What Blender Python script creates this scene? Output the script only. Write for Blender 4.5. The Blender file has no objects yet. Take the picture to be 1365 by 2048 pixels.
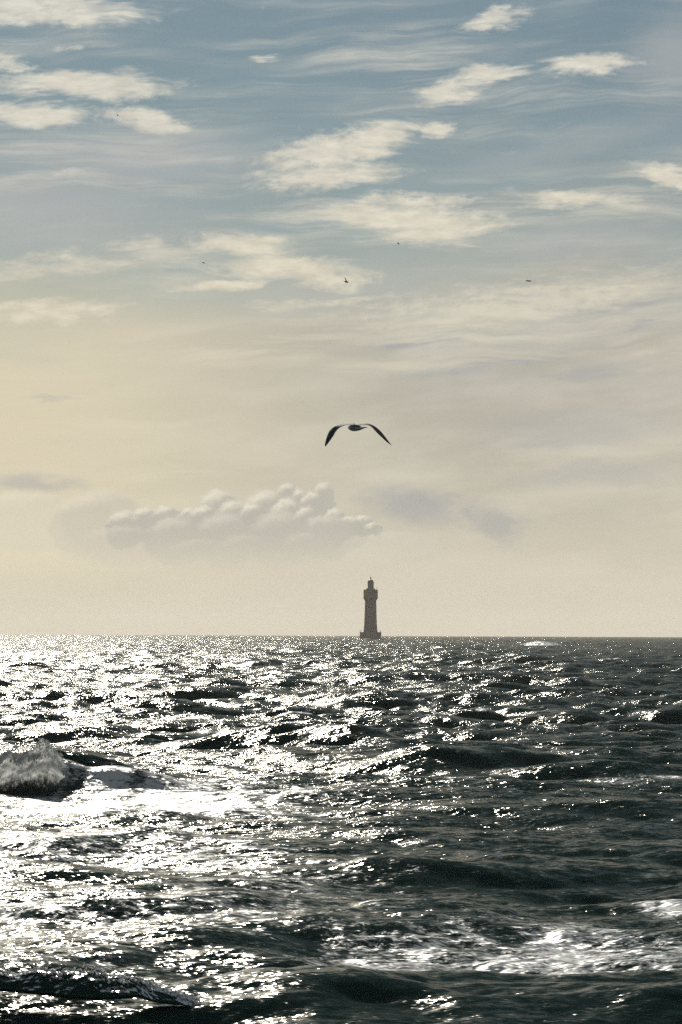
import bpy, bmesh, math, random
import numpy as np
from mathutils import Vector, noise as mnoise

random.seed(7)
RNG = np.random.default_rng(11)
sc = bpy.context.scene
C = sc.collection

# ------------------------------------------------------------------ camera
CAM_H = 5.0
F = 1024.0 / math.tan(math.radians(10.0))        # focal length in photo pixels (photo 1365 x 2048)
PITCH = math.atan((1265.0 - 1024.0) / F)
ROLL = math.radians(0.22)
cam_d = bpy.data.cameras.new('camera')
cam = bpy.data.objects.new('camera', cam_d)
C.objects.link(cam)
cam.location = (0, 0, CAM_H)
cam.rotation_mode = 'XYZ'
from mathutils import Matrix
cam.rotation_euler = (Matrix.Rotation(math.pi / 2 + PITCH, 3, 'X') @ Matrix.Rotation(ROLL, 3, 'Z')).to_euler()
cam_d.sensor_fit = 'VERTICAL'
cam_d.sensor_height = 24.0
cam_d.lens = 12.0 / math.tan(math.radians(10.0))
cam_d.clip_start = 0.1
cam_d.clip_end = 60000.0
sc.camera = cam
CAM_M = cam.rotation_euler.to_matrix()


def ray(px, py):
    v = CAM_M @ Vector(((px - 682.5) / F, (1024.0 - py) / F, -1.0))
    return v.normalized()


def at(px, py, dist):
    """point on the sight line of a photo pixel, `dist` metres out along +Y"""
    v = ray(px, py)
    return Vector((0, 0, CAM_H)) + v * (dist / v.y)


def uv_of(px, py):
    v = ray(px, py)
    return math.atan2(v.x, v.y) * F, math.asin(v.z) * F


# ------------------------------------------------------------------ exposure / render
sc.render.engine = 'CYCLES'
sc.view_settings.view_transform = 'Standard'
sc.view_settings.look = 'None'
sc.view_settings.exposure = 0.0
sc.view_settings.gamma = 1.0
sc.view_settings.use_curve_mapping = False
cy = sc.cycles
cy.use_denoising = False
cy.max_bounces = 5
cy.diffuse_bounces = 2
cy.glossy_bounces = 3
cy.transmission_bounces = 3
cy.volume_bounces = 0
cy.transparent_max_bounces = 8
cy.caustics_reflective = False
cy.caustics_refractive = False
cy.sample_clamp_indirect = 1.5
cy.use_adaptive_sampling = False

# ------------------------------------------------------------------ sun
SUN_AZ, SUN_EL = math.radians(-8.6), math.radians(24.0)
sun_dir = Vector((math.sin(SUN_AZ) * math.cos(SUN_EL), math.cos(SUN_AZ) * math.cos(SUN_EL), math.sin(SUN_EL)))
sun_d = bpy.data.lights.new('sun', 'SUN')
sun_d.energy = 3.0
sun_d.angle = math.radians(0.55)
sun_d.color = (1.0, 0.95, 0.85)
sun = bpy.data.objects.new('sun', sun_d)
C.objects.link(sun)
sun.rotation_mode = 'QUATERNION'
sun.rotation_quaternion = (-sun_dir).to_track_quat('-Z', 'Y')
sun.location = sun_dir * 200


# ------------------------------------------------------------------ node helper
class NT:
    def __init__(self, tree):
        self.t = tree

    def new(self, typ, **kw):
        n = self.t.nodes.new(typ)
        for k, v in kw.items():
            setattr(n, k, v)
        return n

    def put(self, sock, v):
        if isinstance(v, bpy.types.NodeSocket):
            self.t.links.new(v, sock)
        elif v is not None:
            if isinstance(v, (tuple, list)) and sock.type == 'RGBA' and len(v) == 3:
                v = (*v, 1.0)
            sock.default_value = v

    def math(self, op, a, b=None, c=None, clamp=False):
        n = self.new('ShaderNodeMath', operation=op, use_clamp=clamp)
        self.put(n.inputs[0], a)
        self.put(n.inputs[1], b)
        self.put(n.inputs[2], c)
        return n.outputs[0]

    def vmath(self, op, a, b=None, out=0, scale=None):
        n = self.new('ShaderNodeVectorMath', operation=op)
        self.put(n.inputs[0], a)
        self.put(n.inputs[1], b)
        if scale is not None:
            self.put(n.inputs['Scale'], scale)
        return n.outputs[out]

    def comb(self, x, y, z):
        n = self.new('ShaderNodeCombineXYZ')
        self.put(n.inputs[0], x)
        self.put(n.inputs[1], y)
        self.put(n.inputs[2], z)
        return n.outputs[0]

    def sep(self, v):
        n = self.new('ShaderNodeSeparateXYZ')
        self.put(n.inputs[0], v)
        return n.outputs

    def smooth(self, v, a, b, lo=0.0, hi=1.0, kind='SMOOTHSTEP'):
        n = self.new('ShaderNodeMapRange', interpolation_type=kind)
        self.put(n.inputs['Value'], v)
        n.inputs['From Min'].default_value = a
        n.inputs['From Max'].default_value = b
        self.put(n.inputs['To Min'], lo)
        self.put(n.inputs['To Max'], hi)
        return n.outputs[0]

    def mix(self, f, a, b, blend='MIX'):
        n = self.new('ShaderNodeMix', data_type='RGBA', blend_type=blend)
        self.put(n.inputs[0], f)
        self.put(n.inputs[6], a)
        self.put(n.inputs[7], b)
        return n.outputs[2]

    def noise(self, vec, scale=1.0, detail=4.0, rough=0.55, out='Fac', dist=0.0):
        n = self.new('ShaderNodeTexNoise')
        self.put(n.inputs['Vector'], vec)
        n.inputs['Scale'].default_value = scale
        n.inputs['Detail'].default_value = detail
        n.inputs['Roughness'].default_value = rough
        n.inputs['Distortion'].default_value = dist
        return n.outputs['Fac'] if out == 'Fac' else n.outputs['Color']

    def mapping(self, vec, loc=(0, 0, 0), rot=0.0, scale=(1, 1, 1), typ='TEXTURE'):
        n = self.new('ShaderNodeMapping', vector_type=typ)
        self.put(n.inputs[0], vec)
        n.inputs['Location'].default_value = loc
        n.inputs['Rotation'].default_value = (0, 0, rot)
        n.inputs['Scale'].default_value = scale
        return n.outputs[0]

    def grey(self, v):
        n = self.new('ShaderNodeCombineColor')
        for i in range(3):
            self.put(n.inputs[i], v)
        return n.outputs[0]

    def ramp(self, fac, stops):
        n = self.new('ShaderNodeValToRGB')
        self.put(n.inputs[0], fac)
        el = n.color_ramp.elements
        while len(el) < len(stops):
            el.new(0.5)
        for e, (p, c) in zip(el, stops):
            e.position = p
            e.color = (*c, 1.0) if not isinstance(c, float) else (c, c, c, 1.0)
        return n.outputs[0]


# ------------------------------------------------------------------ world: sky with clouds
W_STR = 0.06
world = bpy.data.worlds.new('World')
sc.world = world
world.use_nodes = True
world.cycles.sampling_method = 'MANUAL'
world.cycles.sample_map_resolution = 512
wt = world.node_tree
bg = wt.nodes['Background']
bg.inputs['Strength'].default_value = W_STR
K = NT(wt)
sky = K.new('ShaderNodeTexSky', sky_type='NISHITA')
sky.sun_disc = False
sky.sun_elevation = SUN_EL
sky.sun_rotation = SUN_AZ
sky.altitude = 0
sky.air_density = 1.0
sky.dust_density = 0.15
sky.ozone_density = 1.5

tc = K.new('ShaderNodeTexCoord')
d = K.vmath('NORMALIZE', tc.outputs['Generated'])
dx, dy, dz = K.sep(d)
U = K.math('MULTIPLY', K.math('ARCTAN2', dx, dy), F)          # azimuth, in photo-pixel sized steps
V = K.math('MULTIPLY', K.math('ARCSINE', dz), F)              # elevation, same unit
P = K.comb(U, V, 0.0)


def S(c, k=1.0):                                              # a radiance -> value before the world strength
    return tuple(x * k / W_STR for x in c)


# --- high veil
vn1 = K.noise(K.mapping(P, rot=0.10, scale=(420, 105, 1)), 1.0, 5, 0.55)
vn2 = K.noise(K.mapping(P, loc=(900, 300, 0), rot=0.12, scale=(1100, 300, 1)), 1.0, 3, 0.5)
Vw = K.math('ADD', V, K.math('MULTIPLY', K.math('SUBTRACT', vn1, 0.5), 330.0))
Vw = K.math('ADD', Vw, K.math('MULTIPLY', K.math('SUBTRACT', vn2, 0.5), 420.0))
Vw = K.math('ADD', Vw, K.math('MULTIPLY', U, -0.08))
veil_f = K.ramp(K.math('DIVIDE', Vw, 2000.0),
                [(0.0, 0.99), (0.2, 0.985), (0.28, 0.93), (0.345, 0.62), (0.43, 0.30), (0.55, 0.16), (0.8, 0.10), (1.0, 0.05)])
Vc = K.math('DIVIDE', V, 2000.0)
veil_c = K.ramp(Vc, [(0.0, (0.69, 0.635, 0.50)), (0.05, (0.67, 0.615, 0.485)), (0.12, (0.605, 0.56, 0.45)),
                     (0.25, (0.50, 0.47, 0.40)), (0.36, (0.52, 0.50, 0.44)), (0.6, (0.44, 0.455, 0.45)),
                     (1.0, (0.42, 0.44, 0.45))])
streak = K.smooth(vn1, 0.36, 0.68, K.smooth(V, 60.0, 320.0, 0.98, 0.90), K.smooth(V, 60.0, 320.0, 1.02, 1.11))
veil_c = K.mix(1.0, veil_c, K.grey(streak), 'MULTIPLY')
# the side of the sun is warmer and brighter
glow = K.vmath('LENGTH', K.mapping(P, loc=(F * SUN_AZ, 430, 0), scale=(1150, 620, 1)), out=1)
veil_c = K.mix(K.smooth(glow, 0.15, 1.0, 0.9, 0.0), veil_c, (0.735, 0.65, 0.465))
base = K.mix(1.0, sky.outputs[0], (0.41, 0.515, 0.515), 'MULTIPLY')
sky_col = K.mix(veil_f, base, K.mix(1.0, veil_c, S((1, 1, 1)), 'MULTIPLY'))

# --- small bluish gaps in the lower veil
wq = K.noise(K.mapping(P, scale=(90, 34, 1)), 1.0, 4, 0.6, 'Color')
wv = K.vmath('MULTIPLY', K.vmath('SUBTRACT', wq, (0.5, 0.5, 0.5)), (150.0, 46.0, 0.0))
Pw = K.vmath('ADD', P, wv)


def blob(vec, px, py, rx, ry, rot, inner=0.2, outer=1.0, amt=1.0):
    u, v = uv_of(px, py)
    q = K.vmath('LENGTH', K.mapping(vec, loc=(u, v, 0), rot=math.radians(rot), scale=(rx, ry, 1)), out=1)
    return K.smooth(q, inner, outer, amt, 0.0)


def after(vec, val):
    return K.vmath('SCALE', vec, scale=K.math('MULTIPLY_ADD', val, 1e-7, 1.0))


def union(lst):
    s = lst[0]
    for b in lst[1:]:
        s = K.math('MAXIMUM', s, b)
    return s


gaps = [blob(Pw, 900, 742, 150, 16, 7), blob(Pw, 1040, 722, 110, 9, 6), blob(Pw, 820, 686, 120, 14, 5),
        blob(Pw, 1230, 618, 130, 14, 8), blob(Pw, 1290, 650, 60, 10, 6), blob(Pw, 1180, 745, 150, 22, 4, amt=0.6),
        blob(Pw, 60, 970, 130, 30, 0, amt=0.7), blob(Pw, 100, 795, 70, 9, 0, amt=0.7),
        blob(Pw, 830, 1010, 140, 55, -6, amt=0.85), blob(Pw, 985, 1045, 95, 50, -30, amt=0.8),
        blob(Pw, 1190, 950, 240, 40, 3, amt=0.5), blob(Pw, 1150, 860, 260, 60, 3, amt=0.5)]
gf = K.math('MULTIPLY', union(gaps), 0.85)
sky_col = K.mix(gf, sky_col, S((0.375, 0.385, 0.385)))

# --- patches of high cloud
curl = K.noise(K.mapping(P, loc=(15, 65, 0), scale=(330, 160, 1)), 1.0, 2, 0.5)
Pf = K.vmath('ADD', P, K.comb(0.0, K.math('MULTIPLY', K.math('SUBTRACT', curl, 0.5), 85.0), 0.0))
hi_n = K.noise(K.mapping(Pf, rot=0.05, scale=(150, 30, 1)), 1.0, 8, 0.66)
hi_s = K.noise(K.mapping(Pf, loc=(50, 20, 0), rot=0.03, scale=(120, 12, 1)), 1.0, 6, 0.62)
hi_p = K.noise(K.mapping(Pf, loc=(80, 10, 0), rot=0.2, scale=(24, 13, 1)), 1.0, 4, 0.62)
pick = K.noise(K.mapping(P, loc=(500, 250, 0), scale=(260, 110, 1)), 1.0, 2, 0.5)
mxn = K.new('ShaderNodeMix', data_type='FLOAT')
K.put(mxn.inputs[0], K.smooth(pick, 0.42, 0.56))
K.put(mxn.inputs[2], hi_s)
K.put(mxn.inputs[3], hi_p)
hi_m = mxn.outputs[0]
patches = [(110, 22, 270, 46, 2), (20, 128, 60, 40, 0), (150, 170, 255, 40, 1), (60, 224, 160, 36, -2), (300, 242, 140, 36, -8),
           (990, 40, 95, 32, 14), (905, 182, 105, 44, 14), (985, 146, 120, 22, 4), (1180, 124, 120, 28, 2),
           (735, 275, 150, 42, 16), (680, 300, 195, 52, 8), (655, 350, 210, 42, 4), (870, 262, 60, 22, -6),
           (1145, 398, 165, 26, -2), (800, 402, 220, 22, 2), (800, 438, 280, 42, -2), (850, 470, 150, 28, 2),
           (490, 492, 150, 36, -4), (580, 540, 230, 44, -4), (660, 552, 130, 34, -6), (450, 570, 130, 18, 3),
           (130, 530, 250, 40, 4), (310, 500, 130, 34, -4), (110, 622, 200, 34, 3), (1345, 355, 90, 36, -20),
           (515, 118, 40, 16, 0), (145, 348, 60, 10, 0), (130, 97, 60, 14, 5), (1050, 600, 500, 60, 6), (640, 603, 260, 16, 5)]
amts = {5: 0.85, 13: 0.95, 14: 0.8, 21: 0.66, 22: 0.72, 25: 0.62, 26: 0.6, 27: 0.5, 28: 0.68, 29: 0.62, 1: 0.75}
Sx, Pv = None, after(Pw, gf)
for i, p in enumerate(patches):
    b_ = blob(Pv, p[0], p[1], p[2] * 1.16, p[3] * 1.12, p[4], inner=0.05, outer=1.05, amt=amts.get(i, 1.0))
    Sx = b_ if Sx is None else K.math('MAXIMUM', Sx, b_)
    if i % 6 == 5:
        Pv = after(Pv, Sx)
# the same sort of cloud goes on outside the frame
gen = K.smooth(K.noise(K.mapping(P, loc=(3000, 700, 0), scale=(700, 190, 1)), 1.0, 3, 0.5), 0.5, 0.72, 0.0, 0.5)
far_out = K.vmath('LENGTH', K.vmath('SUBTRACT', P, (0.0, 635.0, 0.0)), out=1)
Sx = K.math('MAXIMUM', Sx, K.math('MULTIPLY', gen, K.smooth(far_out, 1250.0, 1900.0)))
Sx = K.math('ADD', Sx, K.math('MULTIPLY', K.math('SUBTRACT', hi_n, 0.5), 1.5))
Sx = K.math('ADD', Sx, K.math('MULTIPLY', K.math('SUBTRACT', hi_m, 0.5), 0.95))
dens = K.smooth(Sx, 0.14, 0.98)
hi_c = K.ramp(Vc, [(0.0, (0.64, 0.59, 0.46)), (0.3, (0.72, 0.66, 0.51)), (0.42, (0.76, 0.71, 0.58)), (0.64, (0.74, 0.71, 0.62)), (1.0, (0.68, 0.67, 0.63))])
shade = K.smooth(K.noise(K.mapping(P, loc=(7, 9, 0), scale=(60, 20, 1)), 1.0, 4, 0.6), 0.3, 0.7, 0.86, 1.06)
hi_c = K.mix(1.0, hi_c, K.grey(shade), 'MULTIPLY')
sky_col = K.mix(K.math('MULTIPLY', dens, 0.93), sky_col, K.mix(1.0, hi_c, S((1, 1, 1)), 'MULTIPLY'))

# --- thin filaments joining the patches
fil = K.noise(K.mapping(Pf, loc=(400, 90, 0), rot=0.04, scale=(520, 34, 1)), 1.0, 7, 0.66)
fil2 = K.noise(K.mapping(P, loc=(100, 900, 0), rot=0.07, scale=(700, 150, 1)), 1.0, 3, 0.5)
ff = K.math('MULTIPLY', K.smooth(fil, 0.40, 0.74), K.smooth(fil2, 0.38, 0.64, 0.05, 0.72))
ff = K.math('MULTIPLY', ff, K.smooth(V, 380.0, 640.0, 0.25, 1.0))
sky_col = K.mix(ff, sky_col, K.mix(1.0, hi_c, S((0.97, 0.97, 0.98)), 'MULTIPLY'))

# --- soft thin haze patches, upper left and upper right
soft = union([blob(Pw, 1345, 110, 150, 120, 20, 0.0, 1.0, 0.5), blob(Pw, 260, 320, 480, 110, 0, 0.0, 1.0, 0.6),
              blob(Pw, 60, 420, 560, 150, 0, 0.0, 1.0, 0.6), blob(Pw, 1150, 290, 380, 40, 14, 0.0, 1.0, 0.25),
              blob(Pw, 1150, 480, 260, 60, 5, 0.0, 1.0, 0.35), blob(Pw, 1300, 430, 60, 40, -40, 0.0, 1.0, 0.25)])
sky_col = K.mix(soft, sky_col, S((0.48, 0.475, 0.465)))

# --- cream bands, middle and low left
band_n = K.noise(K.mapping(Pf, loc=(33, 71, 0), rot=0.05, scale=(330, 30, 1)), 1.0, 6, 0.62)
bands_m = union([blob(Pw, 1030, 640, 560, 110, 7, 0.0, 1.0, 1.0), blob(Pw, 480, 690, 520, 75, 4, 0.0, 1.0, 0.8),
                 blob(Pw, 60, 780, 330, 60, 2, 0.0, 1.0, 0.9), blob(Pw, 200, 860, 420, 40, 2, 0.0, 1.0, 0.8),
                 blob(Pw, 250, 948, 420, 22, 1, 0.0, 1.0, 0.9), blob(Pw, 850, 730, 420, 40, 5, 0.0, 1.0, 0.7),
                 blob(Pw, 1180, 905, 260, 30, 3, 0.0, 1.0, 0.5)])
bm_f = K.math('MULTIPLY', bands_m, K.smooth(band_n, 0.40, 0.64, 0.05, 0.95))
sky_col = K.mix(bm_f, sky_col, K.mix(K.smooth(U, -900.0, 500.0), S((0.72, 0.645, 0.47)), S((0.68, 0.63, 0.52))))
lowl = blob(Pw, 20, 1070, 620, 120, 0, 0.0, 1.0, 0.85)
sky_col = K.mix(lowl, sky_col, S((0.77, 0.70, 0.51)))

# --- cumulus bank above the horizon, drawn back to front
cn = K.noise(K.mapping(P, scale=(30, 26, 1)), 1.0, 7, 0.76, 'Color')
Pc = K.vmath('ADD', P, K.vmath('MULTIPLY', K.vmath('SUBTRACT', cn, (0.5, 0.5, 0.5)), (30.0, 30.0, 0.0)))
cn2 = K.noise(K.mapping(P, loc=(5, 3, 0), scale=(11, 10, 1)), 1.0, 4, 0.7, 'Color')
Pc = K.vmath('ADD', Pc, K.vmath('MULTIPLY', K.vmath('SUBTRACT', cn2, (0.5, 0.5, 0.5)), (15.0, 16.0, 0.0)))
lumps = [(60, 1050, 110, 44), (205, 1050, 75, 46), (165, 1062, 60, 46), (985, 1040, 36, 34), (1010, 1062, 40, 34),
         (576, 1010, 26, 28), (602, 1016, 18, 24), (648, 1008, 20, 30), (625, 1028, 24, 28),
         (250, 1068, 36, 30), (290, 1056, 26, 26), (335, 1054, 30, 28), (378, 1054, 22, 24),
         (438, 1042, 44, 40), (408, 1056, 30, 28), (470, 1052, 34, 32), (532, 1044, 46, 42), (507, 1054, 28, 30),
         (575, 1058, 36, 40), (612, 1058, 24, 28), (672, 1056, 24, 24), (728, 1064, 24, 20), (700, 1072, 30, 24), (746, 1072, 18, 16),
         (655, 1084, 50, 34), (560, 1090, 56, 44), (450, 1090, 56, 40), (350, 1092, 56, 36), (250, 1100, 80, 30),
         (610, 1112, 40, 30), (490, 1116, 50, 30), (800, 1096, 68, 20), (740, 1104, 50, 20), (400, 1118, 60, 24)]
weak = {0: 0.35, 1: 0.55, 2: 0.5, 3: 0.3, 4: 0.3, 31: 0.5, 32: 0.4, 28: 0.6, 29: 0.5, 30: 0.55, 33: 0.5}
cum_fade = K.smooth(V, 60.0, 165.0)
cov, lit = None, None
for i, (px, py, rx, ry) in enumerate(lumps):
    if i % 5 == 0:                                            # keeps the node graph evaluating in sequence
        Pc = after(Pc, dens if lit is None else lit)
    u, v = uv_of(px, py - 6)
    q = K.mapping(Pc, loc=(u, v, 0), scale=(rx * 1.22, ry * 1.45, 1))
    ln = K.vmath('LENGTH', q, out=1)
    up = K.vmath('DOT_PRODUCT', q, (-0.30, 0.95, 0.0), out=1)
    a = K.smooth(ln, 0.80, 1.06, weak.get(i, 0.92), 0.0)
    lo, hi = {**{j: (0.05, 0.5) for j in (24, 25, 26, 27, 28, 29, 30, 33)}, 0: (0.3, 0.9), 3: (-0.2, 0.12), 4: (-0.2, 0.12), 31: (0.38, 0.75), 32: (0.38, 0.7)}.get(i, (0.0, 1.0))
    sh = K.smooth(up, 0.42, 1.02, lo, hi)
    if cov is None:
        cov, lit = a, sh
    else:
        cov = K.math('MAXIMUM', cov, a)
        n_ = K.new('ShaderNodeMix', data_type='FLOAT')
        K.put(n_.inputs[0], a)
        K.put(n_.inputs[2], lit)
        K.put(n_.inputs[3], sh)
        lit = n_.outputs[0]
cum_col = K.mix(lit, S((0.475, 0.453, 0.395)), S((0.93, 0.865, 0.70)))
cum_col = K.mix(K.smooth(V, 95.0, 215.0, 1.0, 0.0), cum_col, S((0.665, 0.615, 0.49)))
sky_col = K.mix(K.math('MULTIPLY', cov, cum_fade), sky_col, cum_col)
wt.links.new(sky_col, bg.inputs['Color'])


# ------------------------------------------------------------------ small builders
def material(name, color=(0.5, 0.5, 0.5), rough=0.7, spec=0.5, metallic=0.0):
    m = bpy.data.materials.new(name)
    m.use_nodes = True
    k = NT(m.node_tree)
    b = m.node_tree.nodes['Principled BSDF']
    b.inputs['Base Color'].default_value = (*color, 1)
    b.inputs['Roughness'].default_value = rough
    b.inputs['Specular IOR Level'].default_value = spec
    b.inputs['Metallic'].default_value = metallic
    return m, k, b


def link_mesh(name, verts, faces, mats, parent=None, smooth=True, mat_idx=None):
    me = bpy.data.meshes.new(name)
    me.from_pydata([tuple(v) for v in verts], [], [tuple(f) for f in faces])
    for m in (mats if isinstance(mats, (list, tuple)) else [mats]):
        me.materials.append(m)
    me.polygons.foreach_set('use_smooth', [smooth] * len(me.polygons))
    if mat_idx is not None:
        me.polygons.foreach_set('material_index', mat_idx)
    me.update()
    o = bpy.data.objects.new(name, me)
    C.objects.link(o)
    if parent is not None:
        o.parent = parent
    return o


def grid_mesh(name, X, Y, Z, mat, attrs=None, parent=None):
    """regular grid of vertices (rows x cols), built through foreach_set"""
    nr, nc = X.shape
    me = bpy.data.meshes.new(name)
    nv = nr * nc
    me.vertices.add(nv)
    co = np.empty((nv, 3), np.float32)
    co[:, 0], co[:, 1], co[:, 2] = X.ravel(), Y.ravel(), Z.ravel()
    me.vertices.foreach_set('co', co.ravel())
    idx = np.arange(nv, dtype=np.int32).reshape(nr, nc)
    q = np.stack([idx[:-1, :-1], idx[:-1, 1:], idx[1:, 1:], idx[1:, :-1]], -1).reshape(-1, 4)
    nf = len(q)
    me.loops.add(nf * 4)
    me.loops.foreach_set('vertex_index', q.ravel())
    me.polygons.add(nf)
    me.polygons.foreach_set('loop_start', np.arange(0, nf * 4, 4, dtype=np.int32))
    me.polygons.foreach_set('use_smooth', np.ones(nf, dtype=bool))
    me.update(calc_edges=True)
    for k, a in (attrs or {}).items():
        at_ = me.attributes.new(k, 'FLOAT', 'POINT')
        at_.data.foreach_set('value', a.ravel().astype(np.float32))
    me.materials.append(mat)
    o = bpy.data.objects.new(name, me)
    C.objects.link(o)
    if parent is not None:
        o.parent = parent
    return o


def sstep(x, a, b):
    t = np.clip((x - a) / (b - a), 0, 1)
    return t * t * (3 - 2 * t)


# ------------------------------------------------------------------ sea
R_EARTH = 7.4e6
WIND = math.radians(250)            # the waves run towards the camera, a little to the left


def make_band(L, N, lmin, lmax, rot):
    """one periodic patch of sea holding wavelengths lmin..lmax; returns height and choppy offsets"""
    k1 = 2 * np.pi * np.fft.fftfreq(N, L / N)
    kx, ky = np.meshgrid(k1, k1)
    k = np.hypot(kx, ky)
    k[0, 0] = 1
    ang = np.arctan2(ky, kx) + rot
    kp = 2 * np.pi / 17.0
    ks = 2 * np.pi / 62.0
    spec = k ** -4 * np.exp(-1.25 * (kp / k) ** 2) + 0.16 * (ks ** -2) * k ** -2 * np.exp(-((k - ks) / (0.3 * ks)) ** 2)
    cosd = np.cos(ang - WIND)
    pw = 2.0 + 2.0 * sstep(k, 1.0, 6.0)
    spread = 0.10 + np.where(cosd > 0, cosd, 0.3 * np.abs(cosd)) ** pw
    sel = (k >= 2 * np.pi / lmax) & (k < 2 * np.pi / lmin)
    P_ = np.where(sel, spec * spread, 0.0)
    P_[0, 0] = 0
    dk = 2 * np.pi / L
    amp = np.sqrt(P_ / 2) * dk
    h = (RNG.standard_normal((N, N)) + 1j * RNG.standard_normal((N, N))) * amp
    hz = np.fft.ifft2(h).real * N * N
    hx = np.fft.ifft2(-1j * kx / k * h).real * N * N
    hy = np.fft.ifft2(-1j * ky / k * h).real * N * N
    jx = np.fft.ifft2(kx * kx / k * h).real * N * N
    jy = np.fft.ifft2(ky * ky / k * h).real * N * N
    slope = math.sqrt(float((np.abs(k * h) ** 2).sum()) / 2)
    return np.stack([hz, hx, hy, jx + jy], -1).astype(np.float32), slope


BANDS = [(620.0, 512, 24.0, 400.0, 0.35), (211.0, 512, 7.0, 24.0, 1.1), (67.0, 512, 2.2, 7.0, 2.0),
         (21.0, 512, 0.7, 2.2, 2.9), (6.7, 256, 0.22, 0.7, 4.1)]
bands = []
for L, N, lo, hi, rot in BANDS:
    bands.append((L, N, lo, hi, rot) + make_band(L, N, lo, hi, rot))
var = sum(float((b[5][..., 0] ** 2).mean()) for b in bands)
SEA_GAIN = 0.50 / math.sqrt(var)    # root mean square height in metres


def sample(tile, L, x, y):
    N = tile.shape[0]
    fx = (x / L * N) % N
    fy = (y / L * N) % N
    i0 = fx.astype(np.int32) % N
    j0 = fy.astype(np.int32) % N
    i1, j1 = (i0 + 1) % N, (j0 + 1) % N
    ax, ay = (fx - np.floor(fx))[..., None].astype(np.float32), (fy - np.floor(fy))[..., None].astype(np.float32)
    return (tile[j0, i0] * (1 - ax) + tile[j0, i1] * ax) * (1 - ay) + (tile[j1, i0] * (1 - ax) + tile[j1, i1] * ax) * ay


def vnoise(x, y, seed):
    """cheap smooth value noise, 0..1, in numpy"""
    r = np.random.default_rng(seed).random((256, 256)).astype(np.float32)
    i0, j0 = np.floor(x).astype(np.int64), np.floor(y).astype(np.int64)
    fx, fy = x - i0, y - j0
    fx, fy = fx * fx * (3 - 2 * fx), fy * fy * (3 - 2 * fy)
    g = lambda i, j: r[j % 256, i % 256]
    return (g(i0, j0) * (1 - fx) + g(i0 + 1, j0) * fx) * (1 - fy) + (g(i0, j0 + 1) * (1 - fx) + g(i0 + 1, j0 + 1) * fx) * fy


def fnoise(x, y, seed, oct=4):
    s, a, t = 0, 1.0, 0
    for o in range(oct):
        s = s + a * vnoise(x * 2 ** o, y * 2 ** o, seed + o)
        t += a
        a *= 0.55
    return s / t


def crest_line(x):
    return 92.8 + 0.10 * (x + 9.0) + 0.25 * np.sin(x * 0.55)


def front_line(x):
    return 41.5 + 0.06 * x + 0.45 * np.sin(x * 0.9 + 1.0) + 0.2 * np.sin(x * 2.3)


def ridge(t, back, front):
    """wave section: t > 0 behind the crest (seaward), t < 0 in front"""
    return np.where(t > 0, np.exp(-(t / back) ** 2), np.exp(-(t / front) ** 2))


def sea_offsets(x, y, r, sp):
    """displacement dx,dy,dz, foam amount and lost slope for sea points"""
    dx = np.zeros_like(x)
    dy = np.zeros_like(x)
    dz = np.zeros_like(x)
    fold = np.zeros_like(x)
    lost = np.zeros_like(x)
    near = sstep(r, 78, 165)
    gain_long = SEA_GAIN * (0.52 + 0.48 * near) * (1 - 0.15 * sstep(r, 600, 1500))
    for b, (L, N, lo, hi, rot, tile, slope) in enumerate(bands):
        c, s = math.cos(-rot), math.sin(-rot)
        xr, yr = x * c - y * s, x * s + y * c
        t = sample(tile, L, xr, yr)
        lam = math.sqrt(lo * hi)
        w = 1 - sstep(sp, lam * 0.22, lam * 0.65)
        g = gain_long * {0: 0.9, 1: 1.1, 2: 1.45}[b] * (1 if b < 2 else 0.85 + 0.15 * near.mean(axis=1, keepdims=True)) if b < 3 else SEA_GAIN * (0.58 + 0.52 * near) * (1.15 if hi < 1 else 1.35)
        gw = g * w
        c, s = math.cos(rot), math.sin(rot)
        dz += t[..., 0] * gw
        hx, hy = t[..., 1] * gw, t[..., 2] * gw
        dx += 0.85 * (hx * c - hy * s)
        dy += 0.85 * (hx * s + hy * c)
        if lo > 0.6:
            fold += t[..., 3] * gw
        lost += (slope * g * (1 - w)) ** 2
    return dx, dy, dz, fold, np.sqrt(lost)


# polar sheet around the camera's foot, denser where it is looked at
def radial_steps():
    r, out = 2.0, []
    while r < 30:
        out.append(r)
        r *= 1.10
    r = 31.0
    while r < 9300:
        out.append(r)
        if r < 400:
            st = 0.085 * (r / 37) ** 1.02
        elif r < 3000:
            st = 0.96 * (r / 400) ** 0.95
        else:
            st = 6.5 * (r / 3000) ** 3.2
        r += st
    out.append(9500.0)
    return np.array(out)


RAD = radial_steps()
a_f = np.linspace(-7.6, 7.6, 640)
a_m = np.geomspace(0.03, 20, 60).cumsum()
a_m = 7.6 + (a_m / a_m[-1]) * 24
a_o = np.linspace(36, 180, 30)
ANG = np.radians(np.concatenate([-a_o[::-1], -a_m[::-1], a_f, a_m, a_o]))
A, R = np.meshgrid(ANG, RAD)
A = A.astype(np.float64)
X0, Y0 = R * np.sin(A), R * np.cos(A)
sp_r = np.gradient(RAD)[:, None] * np.ones_like(A)
sp_a = R * np.gradient(ANG)[None, :]
SPC = np.maximum(sp_r, np.minimum(sp_a, sp_r * 6))
print('sea verts', A.size)
DX, DY, DZ, FOLD, LOST = sea_offsets(X0, Y0, R, SPC)
soft_in = sstep(R, 8, 30)
DX, DY, DZ = DX * soft_in, DY * soft_in, DZ * soft_in
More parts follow.
